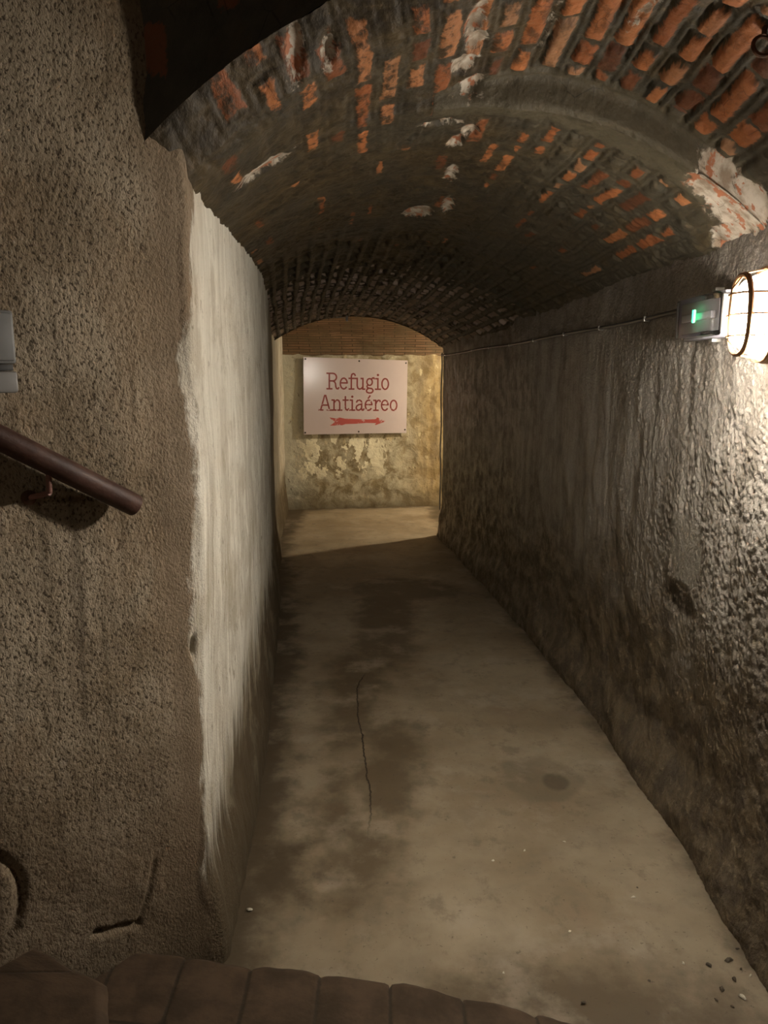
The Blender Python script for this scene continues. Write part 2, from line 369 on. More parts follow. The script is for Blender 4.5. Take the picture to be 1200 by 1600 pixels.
def mat_vault():
    m = M('sooty_brick_vault'); uv = m.UV
    big = m.noise(uv, 1.8, 5, 0.6); mid = m.noise(uv, 14, 5, 0.65); fine = m.noise(uv, 70, 5, 0.65)
    c = m.mix(m.step(0.35, 0.65, mid), (0.026, 0.018, 0.008), (0.072, 0.051, 0.025))
    c = m.mix(m.math('MULTIPLY', m.step(0.85, 0.3, m.attr('soot')), 0.75), c, m.mix(mid, (0.045, 0.037, 0.023), (0.10, 0.086, 0.058)))
    c = m.mix(m.math('MULTIPLY', m.step(0.6, 0.4, big), 0.5), c, (0.050, 0.046, 0.034))
    c = m.mix(m.math('MULTIPLY', m.step(0.5, 0.7, m.noise(m.map(uv, (1, 1, 1), (4, 9, 0)), 5, 5, 0.65)), 0.6), c, (0.095, 0.066, 0.028))
    # smooth cement band round the ring step
    c = m.mix(m.step(-0.01, 0.03, m.math('ADD', m.attr('band'), m.math('MULTIPLY', m.math('SUBTRACT', mid, 0.5), 0.06))), c, m.mix(mid, (0.06, 0.050, 0.030), (0.10, 0.084, 0.054)))
    # bare brick faces
    b = m.math('ADD', m.attr('bare'), m.math('MULTIPLY', m.math('SUBTRACT', m.noise(uv, 48, 4, 0.65), 0.5), 0.030))
    tone = m.attr('tone')
    bc = m.ramp(tone, [(0.0, (0.12, 0.042, 0.018)), (0.45, (0.30, 0.098, 0.034)), (0.8, (0.42, 0.155, 0.055)), (1.0, (0.33, 0.17, 0.085))])
    bc = m.mix(m.math('MULTIPLY', m.step(0.5, 0.75, fine), 0.5), bc, (0.16, 0.08, 0.04))
    bc = m.mix(m.math('MULTIPLY', m.attr('soot'), m.step(0.47, 0.60, m.noise(uv, 16, 6, 0.7))), bc, (0.045, 0.030, 0.015))
    c = m.mix(m.step(-0.002, 0.006, b), c, bc)
    # far bricks, brown not orange; paled to paint the lit courses near the end
    fb = m.math('ADD', m.attr('farbrick'), m.math('MULTIPLY', m.math('SUBTRACT', mid, 0.5), 0.02))
    c = m.mix(m.math('MULTIPLY', m.step(0.0, 0.008, fb), 0.8), c, m.mix(tone, (0.26, 0.195, 0.155), (0.60, 0.48, 0.41)))
    # scraps of plaster
    s = m.math('ADD', m.attr('scrap'), m.math('MULTIPLY', m.math('SUBTRACT', m.noise(uv, 22, 5, 0.65), 0.5), 0.09))
    c = m.mix(m.step(0.0, 0.012, s), c, m.mix(m.step(0.54, 0.58, m.noise(uv, 19, 5, 0.6)), m.mix(m.step(0.36, 0.6, mid), (0.27, 0.21, 0.15), (0.52, 0.47, 0.39)), (0.36, 0.14, 0.07)))
    hb = m.bump(m.math('MULTIPLY', m.noise(uv, 42, 5, 0.6, 0.0), m.math('SUBTRACT', 1.0, m.math('MULTIPLY', m.step(0.0, 0.012, s), 0.7))), 0.55, 0.010); hb = m.bump(m.math('MULTIPLY', fine, m.math('SUBTRACT', 1.0, m.math('MULTIPLY', m.step(0.0, 0.012, s), 0.7))), 0.4, 0.004, hb)
    crk = m.voro(m.map(uv, (1, 1.25, 1)), 13, 'DISTANCE_TO_EDGE'); ckm = m.math('MULTIPLY', m.step(0.035, 0.0, m.math('ADD', crk, m.math('MULTIPLY', fine, 0.02))), m.step(0.5, 0.6, m.noise(uv, 5, 4, 0.6)))
    c = m.mix(m.math('MULTIPLY', ckm, 0.8), c, (0.008, 0.006, 0.004))
    return m.done(c, m.mix(mid, (0.75,) * 3, (0.5,) * 3), hb, spec=0.35)

def mat_cross():
    m = M('brick_of_cross_vault'); uv = m.UV
    bt = m.n.new('ShaderNodeTexBrick'); m.l.new(uv, bt.inputs['Vector'])
    bt.inputs['Scale'].default_value = 1.0; bt.inputs['Brick Width'].default_value = 0.27; bt.inputs['Row Height'].default_value = 0.042
    bt.inputs['Mortar Size'].default_value = 0.008; bt.inputs['Mortar Smooth'].default_value = 0.8
    bt.inputs['Color1'].default_value = (0.27, 0.165, 0.10, 1); bt.inputs['Color2'].default_value = (0.19, 0.12, 0.07, 1)
    bt.inputs['Mortar'].default_value = (0.07, 0.048, 0.03, 1)
    n = m.noise(uv, 3, 5, 0.6)
    c = m.mix(m.math('MULTIPLY', m.step(0.42, 0.6, n), 0.6), bt.outputs['Color'], (0.15, 0.115, 0.07))
    hb = m.bump(bt.outputs['Fac'], -0.6, 0.012); hb = m.bump(m.noise(uv, 40, 5, 0.6), 0.5, 0.008, hb)
    return m.done(c, 0.8, hb, spec=0.3)

def mat_step():
    m = M('brown_brick_of_steps'); uv = m.UV
    mid = m.noise(uv, 8, 5, 0.6); fine = m.noise(uv, 70, 4, 0.6)
    c = m.mix(m.step(0.35, 0.65, mid), (0.046, 0.030, 0.017), (0.085, 0.055, 0.033))
    j = m.step(0.007, 0.002, m.math('ADD', m.attr('joint'), m.math('MULTIPLY', m.math('SUBTRACT', fine, 0.5), 0.008)))
    c = m.mix(j, c, (0.035, 0.026, 0.016))
    hb = m.bump(fine, 0.35, 0.004)
    return m.done(c, 0.8, hb, spec=0.25)

MLEFT = mat_left(); MRIGHT = mat_right(); MEND = mat_end(); MFLOOR = mat_floor(); MVAULT = mat_vault(); MCROSS = mat_cross(); MSTEP = mat_step()
MBACK = simple('grey_brown_plaster', (0.20, 0.17, 0.13), 0.85, var=0.35, scale=4, bump=0.4)
MDARK = simple('dark_sooty_plaster', (0.085, 0.062, 0.036), 0.85, var=0.5, scale=6, bump=0.5)

# ------------------------------------------------------------------ plan of the walls
def make_path(pts, corner, smooth=0.05):
    pts = np.array(pts, float)
    d = np.r_[0, np.cumsum(np.linalg.norm(np.diff(pts, axis=0), axis=1))]
    s = np.arange(0, d[-1], 0.01)
    x = np.interp(s, d, pts[:, 0]); y = np.interp(s, d, pts[:, 1])
    k = max(3, int(smooth / 0.01) | 1); ker = np.hanning(k + 2)[1:-1]; ker /= ker.sum()
    pad = k // 2
    xs = np.convolve(np.pad(x, pad, mode='reflect', reflect_type='odd'), ker, 'valid')
    ys = np.convolve(np.pad(y, pad, mode='reflect', reflect_type='odd'), ker, 'valid')
    s0 = d[corner]
    return lambda q: np.stack([np.interp(q, s - s0, xs), np.interp(q, s - s0, ys)], -1)

C = (-0.50, 2.0)
LP = [(-3.72, -1.22), C, (-0.54, 2.7), (-0.59, 3.46), (-0.72, 4.75), (-0.95, 6.5), (-1.11, 7.8), (-1.20, 8.9), (-1.33, 10.3)]
pathL = make_path(LP, 1, 0.09)
RP = [(1.17, -1.3), (1.14, 2.0), (1.14, 2.8), (1.11, 3.7), (1.06, 4.5), (0.94, 5.7), (0.79, 7.0), (0.625, 8.3), (4.2, 8.75)]
pathR = make_path(RP, 1, 0.05)

def PL(u, v):
    xy = pathL(u); return np.concatenate([xy, v[..., None]], -1)
def HL(u, v, p):
    h = 0.018 * fbm(u, v, 1.3, 3, 11) + 0.006 * fbm(u, v, 6, 3, 12)
    rough = 0.0024 * fbm(u, v * 0.8, 65, 2, 13, 0.75)
    grain = sstep(0.05, -0.05, u); gr2 = sstep(-0.05, -0.16, u + 0.04 * fbm(u, v, 4, 3, 19))
    h = h + rough * (0.25 + 0.9 * gr2)
    h = h + 0.004 * fbm(u * 1.0, v * 0.12, 22, 3, 14) * (1 - grain)
    # whitewash stands a little proud of the bare corner band
    h = h + 0.006 * sstep(-0.01, 0.01, u + 0.05 * fbm(u, v, 3, 4, 15))
    # foot flares out
    h = h + 0.03 * sstep(0.35, 0.0, v + 0.1 * fbm(u, v, 5, 3, 16)) * (1 - grain)
    # old round hole filled at the bottom of the stair wall
    du = u + 0.61; dz = v - 0.50
    r = np.sqrt((du / 0.10) ** 2 + (dz / 0.13) ** 2)
    h = h - 0.016 * np.exp(-((r - 1) / 0.12) ** 2)
    # gouge low by the steps
    tt = (u + 0.28) * 0.9 - (v - 0.40) * 0.35
    h = h - 0.018 * np.exp(-((v - 0.275 + 0.35 * (u + 0.29)) / 0.010) ** 2) * sstep(-0.37, -0.33, u) * sstep(-0.20, -0.23, u) * (0.6 + 0.6 * vnoise(u * 60, v * 60, 3))
    qx = u + 0.163 - 0.405 * (v - 0.41) + 0.012 * fbm(u * 0, v, 14, 3, 18); h = h - 0.010 * np.exp(-(qx / 0.008) ** 2) * sstep(0.23, 0.27, v) * sstep(0.43, 0.40, v)
    # chipped hole in the corner
    h = h - 0.03 * np.exp(-(((u + 0.012) / 0.012) ** 2 + ((v - 0.98) / 0.030) ** 2))
    return h
wl = grid_obj('wall_left', segs((-4.45, -0.75, 0.05), (-0.75, 1.6, 0.005), (1.6, 4.2, 0.010), (4.2, 8.42, 0.03)),
              segs((-0.05, 2.4, 0.0065), (2.4, 3.1, 0.03)), PL, HL, MLEFT, flip=False)

def HR(u, v, p):
    near = sstep(2.6, -0.2, u)
    h = 0.022 * fbm(u, v, 1.2, 3, 21) + 0.008 * fbm(u, v, 5, 3, 22)
    wormy = np.abs(fbm(u, v * 0.85, 62, 2, 23, 0.6))
    zone = sstep(0.5, 1.0, v + 0.25 * fbm(u, v, 3, 3, 24)) * sstep(2.0, 1.88, v)
    h = h + (0.0065 * wormy + 0.0030 * fbm(u, v, 85, 1, 25)) * (0.35 + 0.9 * near) * (0.55 + 0.45 * zone)
    h = h + 0.006 * np.abs(fbm(u, v, 11, 4, 30, 0.6)) * (1 - zone)
    h = h + (0.006 - 0.004 * sstep(1.6, 3.0, u)) * fbm(u + 0.05 * fbm(u, v, 2, 2, 29), v * 0.16, 15, 3, 26) * sstep(0.4, 1.0, v) * sstep(2.0, 1.9, v)
    h = h + 0.018 * sstep(1.2, 0.2, v) * fbm(u + 0.4 * v, v, 4, 4, 27)
    h = h + 0.05 * sstep(0.30, 0.0, v + 0.1 * fbm(u, v, 4, 3, 28))
    pt = patchR(u, v); h = np.where(pt > 0, h * 0.4 - 0.002, h)
    h = h - 0.010 * sstep(0.0, 0.06, hollowR(u, v))
    # scratched curved line
    return h
def patchR(u, v):
    return 0.10 - np.sqrt(((u - 0.83) / 1.5) ** 2 + ((v - 1.05) / 1.5) ** 2)
def hollowR(u, v):
    return 0.10 - np.sqrt(((u - 0.86) / 2.0) ** 2 + ((v - 0.86) / 0.8) ** 2)
wr = grid_obj('wall_right', segs((-3.2, -0.3, 0.05), (-0.3, 1.8, 0.005), (1.8, 4.0, 0.010), (4.0, 6.3, 0.02), (6.3, 6.7, 0.008), (6.7, 9.8, 0.06)),
              segs((-0.05, 2.25, 0.0065), (2.25, 3.1, 0.05)), lambda u, v: np.concatenate([pathR(u), v[..., None]], -1), HR, MRIGHT,
              attrs={'patch': lambda u, v, p: patchR(u, v), 'hollow': lambda u, v, p: hollowR(u, v)}, flip=True)

# end wall: turned a little, so its right side stands further off
EA = math.radians(9.8)
E0 = np.array([-1.34, 9.97])
def PE(u, v):
    return np.stack([E0[0] + u * math.cos(EA), E0[1] + u * math.sin(EA), v + 0 * u], -1)
def HE(u, v, p):
    return -(0.02 * fbm(u, v, 1.6, 3, 31) + 0.010 * fbm(u, v, 7, 4, 32)) * -1 - 0.0 + 0.05 * sstep(0.2, 0.0, v)
we = grid_obj('wall_end', segs((-0.2, 2.4, 0.015), (2.4, 5.8, 0.05)), segs((-0.05, 2.2, 0.015), (2.2, 2.7, 0.05)), PE, HE, MEND, flip=False)

# ------------------------------------------------------------------ vault over the passage
ST = np.array([  # Y, left z, right z, rise
    (1.93, 2.24, 2.13, 0.42), (2.05, 2.15, 2.13, 0.42), (2.38, 2.16, 2.12, 0.36), (2.40, 2.16, 2.10, 0.345), (3.6, 2.25, 2.12, 0.29),
    (4.6, 2.27, 2.10, 0.27), (6.2, 2.22, 2.05, 0.25), (7.4, 2.12, 2.01, 0.28), (8.10, 2.06, 1.97, 0.31)])
def wall_x(Y):
    q = np.linspace(-0.3, 8.3, 1200); l = pathL(q); r = pathR(np.linspace(-0.3, 6.28, 1200))
    return np.interp(Y, l[:, 1], l[:, 0]), np.interp(Y, r[:, 1], r[:, 0])
def yfront(t): return 1.93 - 0.95 * np.clip((t - 0.22) / 0.78, 0, 1.1) ** 1.3      # the first arch stands askew to the passage
def ytrue(u, t): return np.where(u < 2.38, 2.38 - (2.38 - u) * (2.38 - yfront(t)) / 0.45, u)
def PV(u, t):
    # u: Y, t: 0..1 across (slightly beyond)
    zl, zr, h = (np.interp(u, ST[:, 0], ST[:, k]) for k in (1, 2, 3))
    xl, xr = wall_x(np.maximum(u, 2.02)); xl = xl - 0.02; xr = xr + 0.03
    xl = np.where(u < 2.1, xl - 0.05 * (2.1 - u) / 0.17, xl)
    x = xl + (xr - xl) * t
    s = np.abs(2 * t - 1)
    z = zl + (zr - zl) * t + h * (1 - s ** 2.15) + 0.065 * sstep(0.35, 0.6, t) * (1 - np.minimum(s, 1) ** 6) * (1 - sstep(2.38, 2.40, u)) * sstep(1.9, 2.2, u)
    # the passage widens to the side at the end, where the side mouth opens
    y = ytrue(u, t) + 0.25 * sstep(7.2, 8.1, u) * t
    return np.stack([x, y, z], -1)
ARC = 2.0
COURSE, BLEN = 0.086, 0.25
def bricks(u, v):
    """u along Y in m, v across in m; returns signed distance inside the brick, hash, hash2"""
    vw = v + 0.012 * fbm(u, v, 2.2, 2, 41); uw = u + 0.016 * fbm(u, v, 3.1, 2, 42)
    j = np.floor(vw / COURSE); off = (_h(j, j * 0, 5) * 0.9) * BLEN
    q = (uw + off) / BLEN; i = np.floor(q)
    fu = (q - i) * BLEN; fv = vw - j * COURSE
    hh = _h(i, j, 7); h2 = _h(i, j, 8); h3 = _h(i, j, 9)
    half = h3 < 0.3                                     # some are headers, two to a length
    L = np.where(half, BLEN / 2, BLEN); fu2 = np.where(half, np.mod(fu, BLEN / 2), fu)
    k = np.where(half & (fu > BLEN / 2), 1, 0)
    hh = np.where(k == 1, _h(i, j, 17), hh); h2 = np.where(k == 1, _h(i, j, 18), h2)
    gu = 0.012; gv = 0.016
    d = np.minimum(np.minimum(fu2 - gu, L - gu - fu2), np.minimum(fv - gv, COURSE - gv - fv))
    return d, hh, h2
def bare(u, t, p):
    d, hh, h2 = bricks(ytrue(u, t), t * ARC)
    x = p[..., 0]
    right = sstep(0.15, 0.75, x)
    near = sstep(5.0, 2.6, u)
    expo = 0.19 * near + (0.62 - 0.27 * sstep(2.4, 2.5, u)) * right * near + 0.16 * sstep(3.4, 2.4, u) * sstep(0.0, 0.3, x + 0.6) + 0.16 * sstep(2.6, 2.2, u) * near + 0.10 * fbm(u, x, 3, 3, 51)
    expo = expo * sstep(0.99, 0.86, t) + 0.0
    size = (expo - hh) * 0.9
    shrink = np.clip(0.010 - 0.05 * size, 0, 0.03)
    worn = 0.020 * fbm(u, t * ARC, 13, 4, 52, 0.65)
    dd = d - shrink - worn * 0.7 - 0.007 * sstep(2.4, 2.5, u)
    band = bandV(u, t, p)
    dd = np.where(band > -0.015, -0.05, dd)
    return np.where(hh < expo, dd, -0.05)
def bandV(u, t, p):
    edge = 2.44 + 0.10 * sstep(0.45, 0.9, t)
    return np.where((u > 2.36) & (t > 0.40), edge + 0.03 - u, -0.1) + 0.0 * u
SCR = [  # u, t, ru, rt, weight  scraps of plaster on the vault
]
def vault_ut(px, py):
    # where a sight line meets the vault (used once to place the scraps found on it)
    return None
def scrap(u, t, p):
    out = np.full(u.shape, -0.2)
    for (cx, cy, rx, ry, rot) in SCRAPS:
        dx = p[..., 0] - cx; dy = p[..., 1] - cy
        a = dx * math.cos(rot) + dy * math.sin(rot); b = -dx * math.sin(rot) + dy * math.cos(rot)
        out = np.maximum(out, (1 - np.sqrt((a / rx) ** 2 + (b / ry) ** 2)) * min(rx, ry) * 1.1)
    return np.clip(out, -0.2, 0.06)
SCRAPS = []
SCRAPS = [(-0.213, 1.98, 0.024, 0.085, 0.05), (-0.136, 2.01, 0.022, 0.05, 0.1), (-0.350, 2.39, 0.085, 0.032, 0.1), (0.216, 2.25, 0.04, 0.05, 0), (0.249, 2.36, 0.04, 0.035, 0.2),
          (0.275, 2.61, 0.03, 0.06, 0), (0.18, 2.52, 0.07, 0.03, 0.1), (0.24, 2.72, 0.028, 0.08, 0.1), (0.26, 3.15, 0.026, 0.16, 0), (0.16, 3.84, 0.07, 0.12, 0.3), (0.29, 3.68, 0.03, 0.14, 0),
          (0.225, 2.05, 0.026, 0.10, 0.1), (0.235, 2.15, 0.03, 0.05, 0), (0.98, 2.44, 0.075, 0.09, 0.3), (1.07, 2.46, 0.07, 0.14, 0.2), (1.12, 2.60, 0.05, 0.14, 0.0), (0.62, 1.95, 0.012, 0.10, 0.2), (0.42, 2.1, 0.010, 0.10, 0)]
def HV(u, t, p):
    u = ytrue(u, t)
    d, hh, h2 = bricks(u, t * ARC)
    x = p[..., 0]
    h = 0.012 * fbm(u, x, 1.5, 3, 61) + 0.006 * fbm(u, x, 7, 3, 62)
    bandm = sstep(-0.01, 0.02, bandV(u, t, p))
    far = sstep(3.6, 5.2, u)
    # near: mortar stands proud between brick faces, far: bricks stand proud
    br = sstep(-0.006, 0.010, d)
    rid = np.exp(-((d + 0.004) / 0.010) ** 2)
    nearh = rid * 0.020 * np.clip(0.1 + 1.1 * vnoise(u * 11, t * 36, 63) + 0.4 * fbm(u, t * ARC, 22, 2, 67), 0, 1.2) - br * 0.008 * (h2 - 0.2)
    nearh = nearh * (0.25 + 0.75 * sstep(0.1, 0.7, x)) * (1 - 0.5 * sstep(2.38, 2.5, u))
    h = h + 0.0045 * fbm(u * 0.8, x, 16, 4, 68, 0.6)
    pit = sstep(0.62, 0.8, vnoise(u * 45, t * 75, 69)) * sstep(0.5, 0.75, vnoise(u * 5, t * 9, 70)); h = h - 0.005 * pit * sstep(2.3, 2.6, u)
    farh = br * 0.024 * (0.3 + h2)
    h = h + (nearh * (1 - far) + farh * far) * (1 - bandm)
    h = h + 0.0035 * fbm(u, t * ARC, 40, 3, 64, 0.65) * (1 - 0.6 * bandm) * (1 - 0.9 * sstep(0, 0.02, scrap(u, t, p)))
    sm = sstep(-0.005, 0.02, scrap(u, t, p))
    h = h * (1 - 0.75 * sm) + sm * (0.012 + 0.006 * vnoise(u * 14, t * 26, 65))
    return h
def farb(u, t, p):
    v = t * ARC; vw = v + 0.012 * fbm(u, v, 2.2, 2, 41); fv = np.mod(vw, COURSE)
    dc = np.minimum(fv, COURSE - fv) - 0.016
    return np.minimum(dc, bricks(u, v)[0] + 0.008) - 0.002 + 0.010 * fbm(u, v, 15, 3, 53) - 0.05 * sstep(6.0, 4.3, u)
vault = grid_obj('ceiling', segs((1.93, 2.38, 0.003), (2.38, 4.2, 0.0065), (4.2, 8.10, 0.012)), segs((-0.04, 1.04, 0.0033)), PV, HV, MVAULT, uv=lambda u, t: (ytrue(u, t) + 0.07 * sstep(2.379, 2.401, u), t * ARC),
                 attrs={'bare': bare, 'band': bandV, 'tone': lambda u, t, p: bricks(ytrue(u, t), t * ARC)[2],
                        'soot': lambda u, t, p: 0.25 + 0.7 * sstep(0.75, 0.15, p[..., 0]), 'farbrick': farb, 'scrap': scrap}, flip=True)

# face of the first arch, above the foot of the stairs
def PF(t, b):
    q = PV(np.full(t.shape, 1.93), t); z = q[..., 2]
    return np.stack([q[..., 0], q[..., 1], z + b * (3.12 - z)], -1)
face = grid_obj('ceiling', segs((-0.3, 1.15, 0.007)), segs((0, 1, 0.02)), PF, lambda u, v, p: (0.012 * fbm(p[..., 0], p[..., 2], 3, 4, 71) + 0.006 * fbm(p[..., 0], p[..., 2], 22, 3, 72)) * sstep(0, 0.05, v), MVAULT,
                uv=lambda u, v: (u * 1.9, v * 0.8), flip=False,
                attrs={'bare': lambda u, v, p: np.where(_h(np.floor(u / 0.05), np.floor(p[..., 2] / 0.14), 3) < 0.12, 0.03 - np.maximum(np.abs(np.mod(u, 0.05) - 0.025) * 1.9, np.abs(np.mod(p[..., 2], 0.14) - 0.07) * 0.5), -0.05),
                       'band': lambda u, v, p: -0.1 + 0 * u, 'tone': lambda u, v, p: 0.15 + 0 * u, 'farbrick': lambda u, v, p: -0.1 + 0 * u, 'scrap': lambda u, v, p: -0.2 + 0 * u})
# ceiling over the stairs
grid_obj('ceiling', segs((-4.6, 1.5, 0.1)), segs((-1.6, 2.0, 0.1)), lambda u, v: np.stack([u, v, 3.05 + 0 * u], -1), lambda u, v, p: 0.03 * fbm(u, v, 1.5, 3, 73), MDARK)
grid_obj('wall_back', segs((-4.2, 1.5, 0.1)), segs((-0.1, 3.1, 0.1)), lambda u, v: np.stack([u, -1.2 + 0 * u, v], -1), lambda u, v, p: 0.02 * fbm(u, v, 1.5, 3, 74), MBACK)

# vault of the cross passage: courses run across, far half comes down on the end wall
CP = [(7.95, 2.50), (8.3, 2.56), (8.8, 2.58), (9.2, 2.54), (9.6, 2.41), (9.9, 2.24), (10.05, 2.09), (10.12, 1.98)]
cpl = np.array(CP); cd = np.r_[0, np.cumsum(np.linalg.norm(np.diff(cpl, axis=0), axis=1))]
def PC(u, v):
    y = np.interp(v, cd, cpl[:, 0]); z = np.interp(v, cd, cpl[:, 1])
    return np.stack([u, y + (u + 0.5) * math.tan(EA) * sstep(8.2, 9.6, y), z], -1)
grid_obj('ceiling', segs((-1.7, 1.2, 0.02), (1.2, 4.4, 0.06)), segs((0, cd[-1], 0.02)), PC, lambda u, v, p: 0.012 * fbm(u, v, 2, 3, 81) + 0.006 * fbm(u, v * 2.2, 9, 3, 82), MCROSS, uv=lambda u, v: (u, v), flip=True)
# spandrel closing the end of the passage vault above its last ring
def PS(t, b):
    q = PV(np.full(t.shape, 8.095), t); z = q[..., 2]
    return np.stack([q[..., 0], q[..., 1] - 0.01, z + b * (2.7 - z)], -1)
grid_obj('ceiling', segs((-0.04, 1.04, 0.02)), segs((0, 1, 0.1)), PS, lambda u, v, p: 0.004 * fbm(u, v, 9, 3, 83), MDARK, flip=True)
# lintel side: wall above the side mouth is part of wall_right; far closing wall of the side passage
grid_obj('wall_side', segs((8.3, 11.2, 0.1)), segs((-0.05, 2.7, 0.1)), lambda u, v: np.stack([4.1 + 0 * u, u, v], -1), lambda u, v, p: 0.02 * fbm(u, v, 2, 3, 84), MEND, flip=True)

# ------------------------------------------------------------------ floor
CRACK = [(0.4, 9.0), (0.2, 5.2), (-0.02, 4.6), (-0.12, 4.25), (-0.155, 4.05), (-0.15, 3.95), (-0.125, 3.62), (-0.095, 3.35), (-0.075, 3.15), (-0.058, 2.95), (-0.052, 2.8), (-0.07, 2.55), (-0.06, 2.3), (-0.05, 1.5)]
ck = np.array(CRACK)[::-1]
def ell(x, y, cx, cy, rx, ry): return (1 - np.sqrt(((x - cx) / rx) ** 2 + ((y - cy) / ry) ** 2)) * min(rx, ry)
def f_crack(u, v, p):
    d = u - np.interp(v, ck[:, 1], ck[:, 0])
    return d + 0.010 * fbm(v, v * 0, 7, 4, 96)
def f_stain(u, v, p):
    o = np.full(u.shape, -1.0)
    for e in ((0.02, 5.4, 0.22, 0.9), (0.16, 6.1, 0.42, 0.35), (0.00, 4.75, 0.20, 0.45), (0.05, 3.35, 0.13, 0.28), (0.0, 3.05, 0.15, 0.35), (-0.16, 4.2, 0.16, 0.5), (-0.18, 3.7, 0.12, 0.4),
              (-0.08, 2.48, 0.13, 0.22), (-0.18, 2.8, 0.10, 0.3), (0.55, 1.85, 0.45, 0.16)):
        o = np.maximum(o, ell(u, v, *e))
    return o
def f_damp_shade(u, v, p):
    xl, xr = wall_x(np.clip(v, 2.0, 8.2))
    w = 0.15 + 0.06 * fbm(u * 0.2, v, 2.2, 3, 91)
    o = np.maximum(w - (u - xl), 0.035 + 0.05 * np.exp(-((v - 4.7) / 1.2) ** 2) + 0.03 * fbm(u * 0.2, v, 1.7, 3, 92) - (xr - u))  # wet along the left; dirt plus painted contact shade at the right foot
    o = np.maximum(o, ell(u, v, -0.40, 2.42, 0.13, 0.2))
    # dark band along the end wall foot
    o = np.maximum(o, 0.12 - (E0[1] + (u - E0[0]) * math.tan(EA) - v))
    return np.clip(o, -1, 0.3)
fl = grid_obj('floor', segs((-2.0, -1.2, 0.1), (-1.2, 1.3, 0.0095), (1.3, 4.4, 0.06)), segs((0.0, 1.6, 0.1), (1.6, 4.0, 0.009), (4.0, 10.2, 0.018), (10.2, 11.4, 0.05)), lambda u, v: np.stack([u, v, 0 * u], -1),
              lambda u, v, p: 0.010 * fbm(u, v, 1.1, 3, 93) + 0.0025 * fbm(u, v, 6, 3, 94) + 0.0006 * fbm(u, v, 40, 2, 95) - 0.006, MFLOOR,
              attrs={'crack': f_crack, 'crackon': lambda u, v, p: sstep(4.32, 4.18, v) * sstep(2.55, 2.95, v), 'stain': f_stain, 'damp_shade': f_damp_shade,
                     'spot': lambda u, v, p: ell(u, v, 0.735, 3.05, 0.055, 0.075), 'halo': lambda u, v, p: ell(u, v, 0.68, 3.08, 0.17, 0.2)})

# ------------------------------------------------------------------ brick steps at the foot of the stairs
def step_mesh(name, edge, z, depth, inward, zlow, bw=0.185, seed=1):
    """edge: polyline of the nosing; the tread runs from it along the inward direction"""
    e = np.array(edge, float); d = np.r_[0, np.cumsum(np.linalg.norm(np.diff(e, axis=0), axis=1))]
    iw = np.array(inward, float); iw /= np.linalg.norm(iw)
    U = segs((0, d[-1], 0.006)); V = segs((-0.22, 0.0, 0.02), (0.0, 0.12, 0.006), (0.12, depth, 0.03))
    def nose(u):
        ph = np.mod(u, bw) / bw; i = np.floor(u / bw)
        return 0.012 * (np.abs(2 * ph - 1) ** 5) + 0.010 * (_h(i, i * 0, seed) - 0.5) + 0.016 * fbm(u, u * 0, 7, 4, seed)
    def P(u, v):
        x = np.interp(u, d, e[:, 0]); y = np.interp(u, d, e[:, 1])
        b = np.maximum(v, 0) + nose(u) * sstep(0.25, 0.0, np.maximum(v, 0))
        zz = np.where(v < 0, z - 0.012 + (v / 0.22) * (z - 0.012 - zlow), z - 0.012 * (1 - sstep(0, 0.02, v)))
        return np.stack([x + iw[0] * b, y + iw[1] * b, zz], -1)
    def joint(u, v, p):
        ph = np.mod(u, bw); a = np.minimum(ph, bw - ph)
        vv = np.maximum(v, 0)
        k = np.abs(np.mod(vv + 0.12, 0.24) - 0.12); k = np.where(vv < 0.12, 0.1, k)
        return np.minimum(a, k)
    def H(u, v, p):
        j = joint(u, v, p); i = np.floor(u / bw)
        return (0.003 * sstep(0.0, 0.006, j) + 0.003 * fbm(p[..., 0], p[..., 1], 9, 3, seed) + 0.004 * _h(i, i * 0, seed + 4)) * sstep(-0.02, 0.0, v)
    return grid_obj(name, U, V, P, H, MSTEP, uv=lambda u, v: (u, v), attrs={'joint': joint}, flip=True)
step_mesh('floor_step', [(-1.05, 2.02), (-0.70, 1.86), (-0.50, 1.83), (-0.29, 1.80), (0, 1.75), (0.20, 1.70), (0.39, 1.63), (0.7, 1.50), (1.25, 1.2)], 0.17, 3.0, (0, -1), 0.0, seed=3)
step_mesh('floor_step', [(-1.25, 1.80), (-0.86, 1.66), (-0.76, 1.61), (-0.64, 1.54), (-0.60, 1.43), (-0.62, 1.0), (-0.75, 0.3), (-0.95, -1.3)], 0.335, 2.6, (-1, 0.0), 0.17, 0.2, seed=5)
step_mesh('floor_step', [(-1.75, 1.25), (-1.15, 1.0), (-1.2, 0.6), (-1.35, 0.0), (-1.55, -1.3)], 0.505, 2.4, (-1, 0.0), 0.335, 0.2, seed=7)
step_mesh('floor_step', [(-2.2, 0.75), (-1.6, 0.55), (-1.7, 0.2), (-1.9, -0.3), (-2.1, -1.3)], 0.675, 2.0, (-1, 0.0), 0.505, 0.2, seed=9)

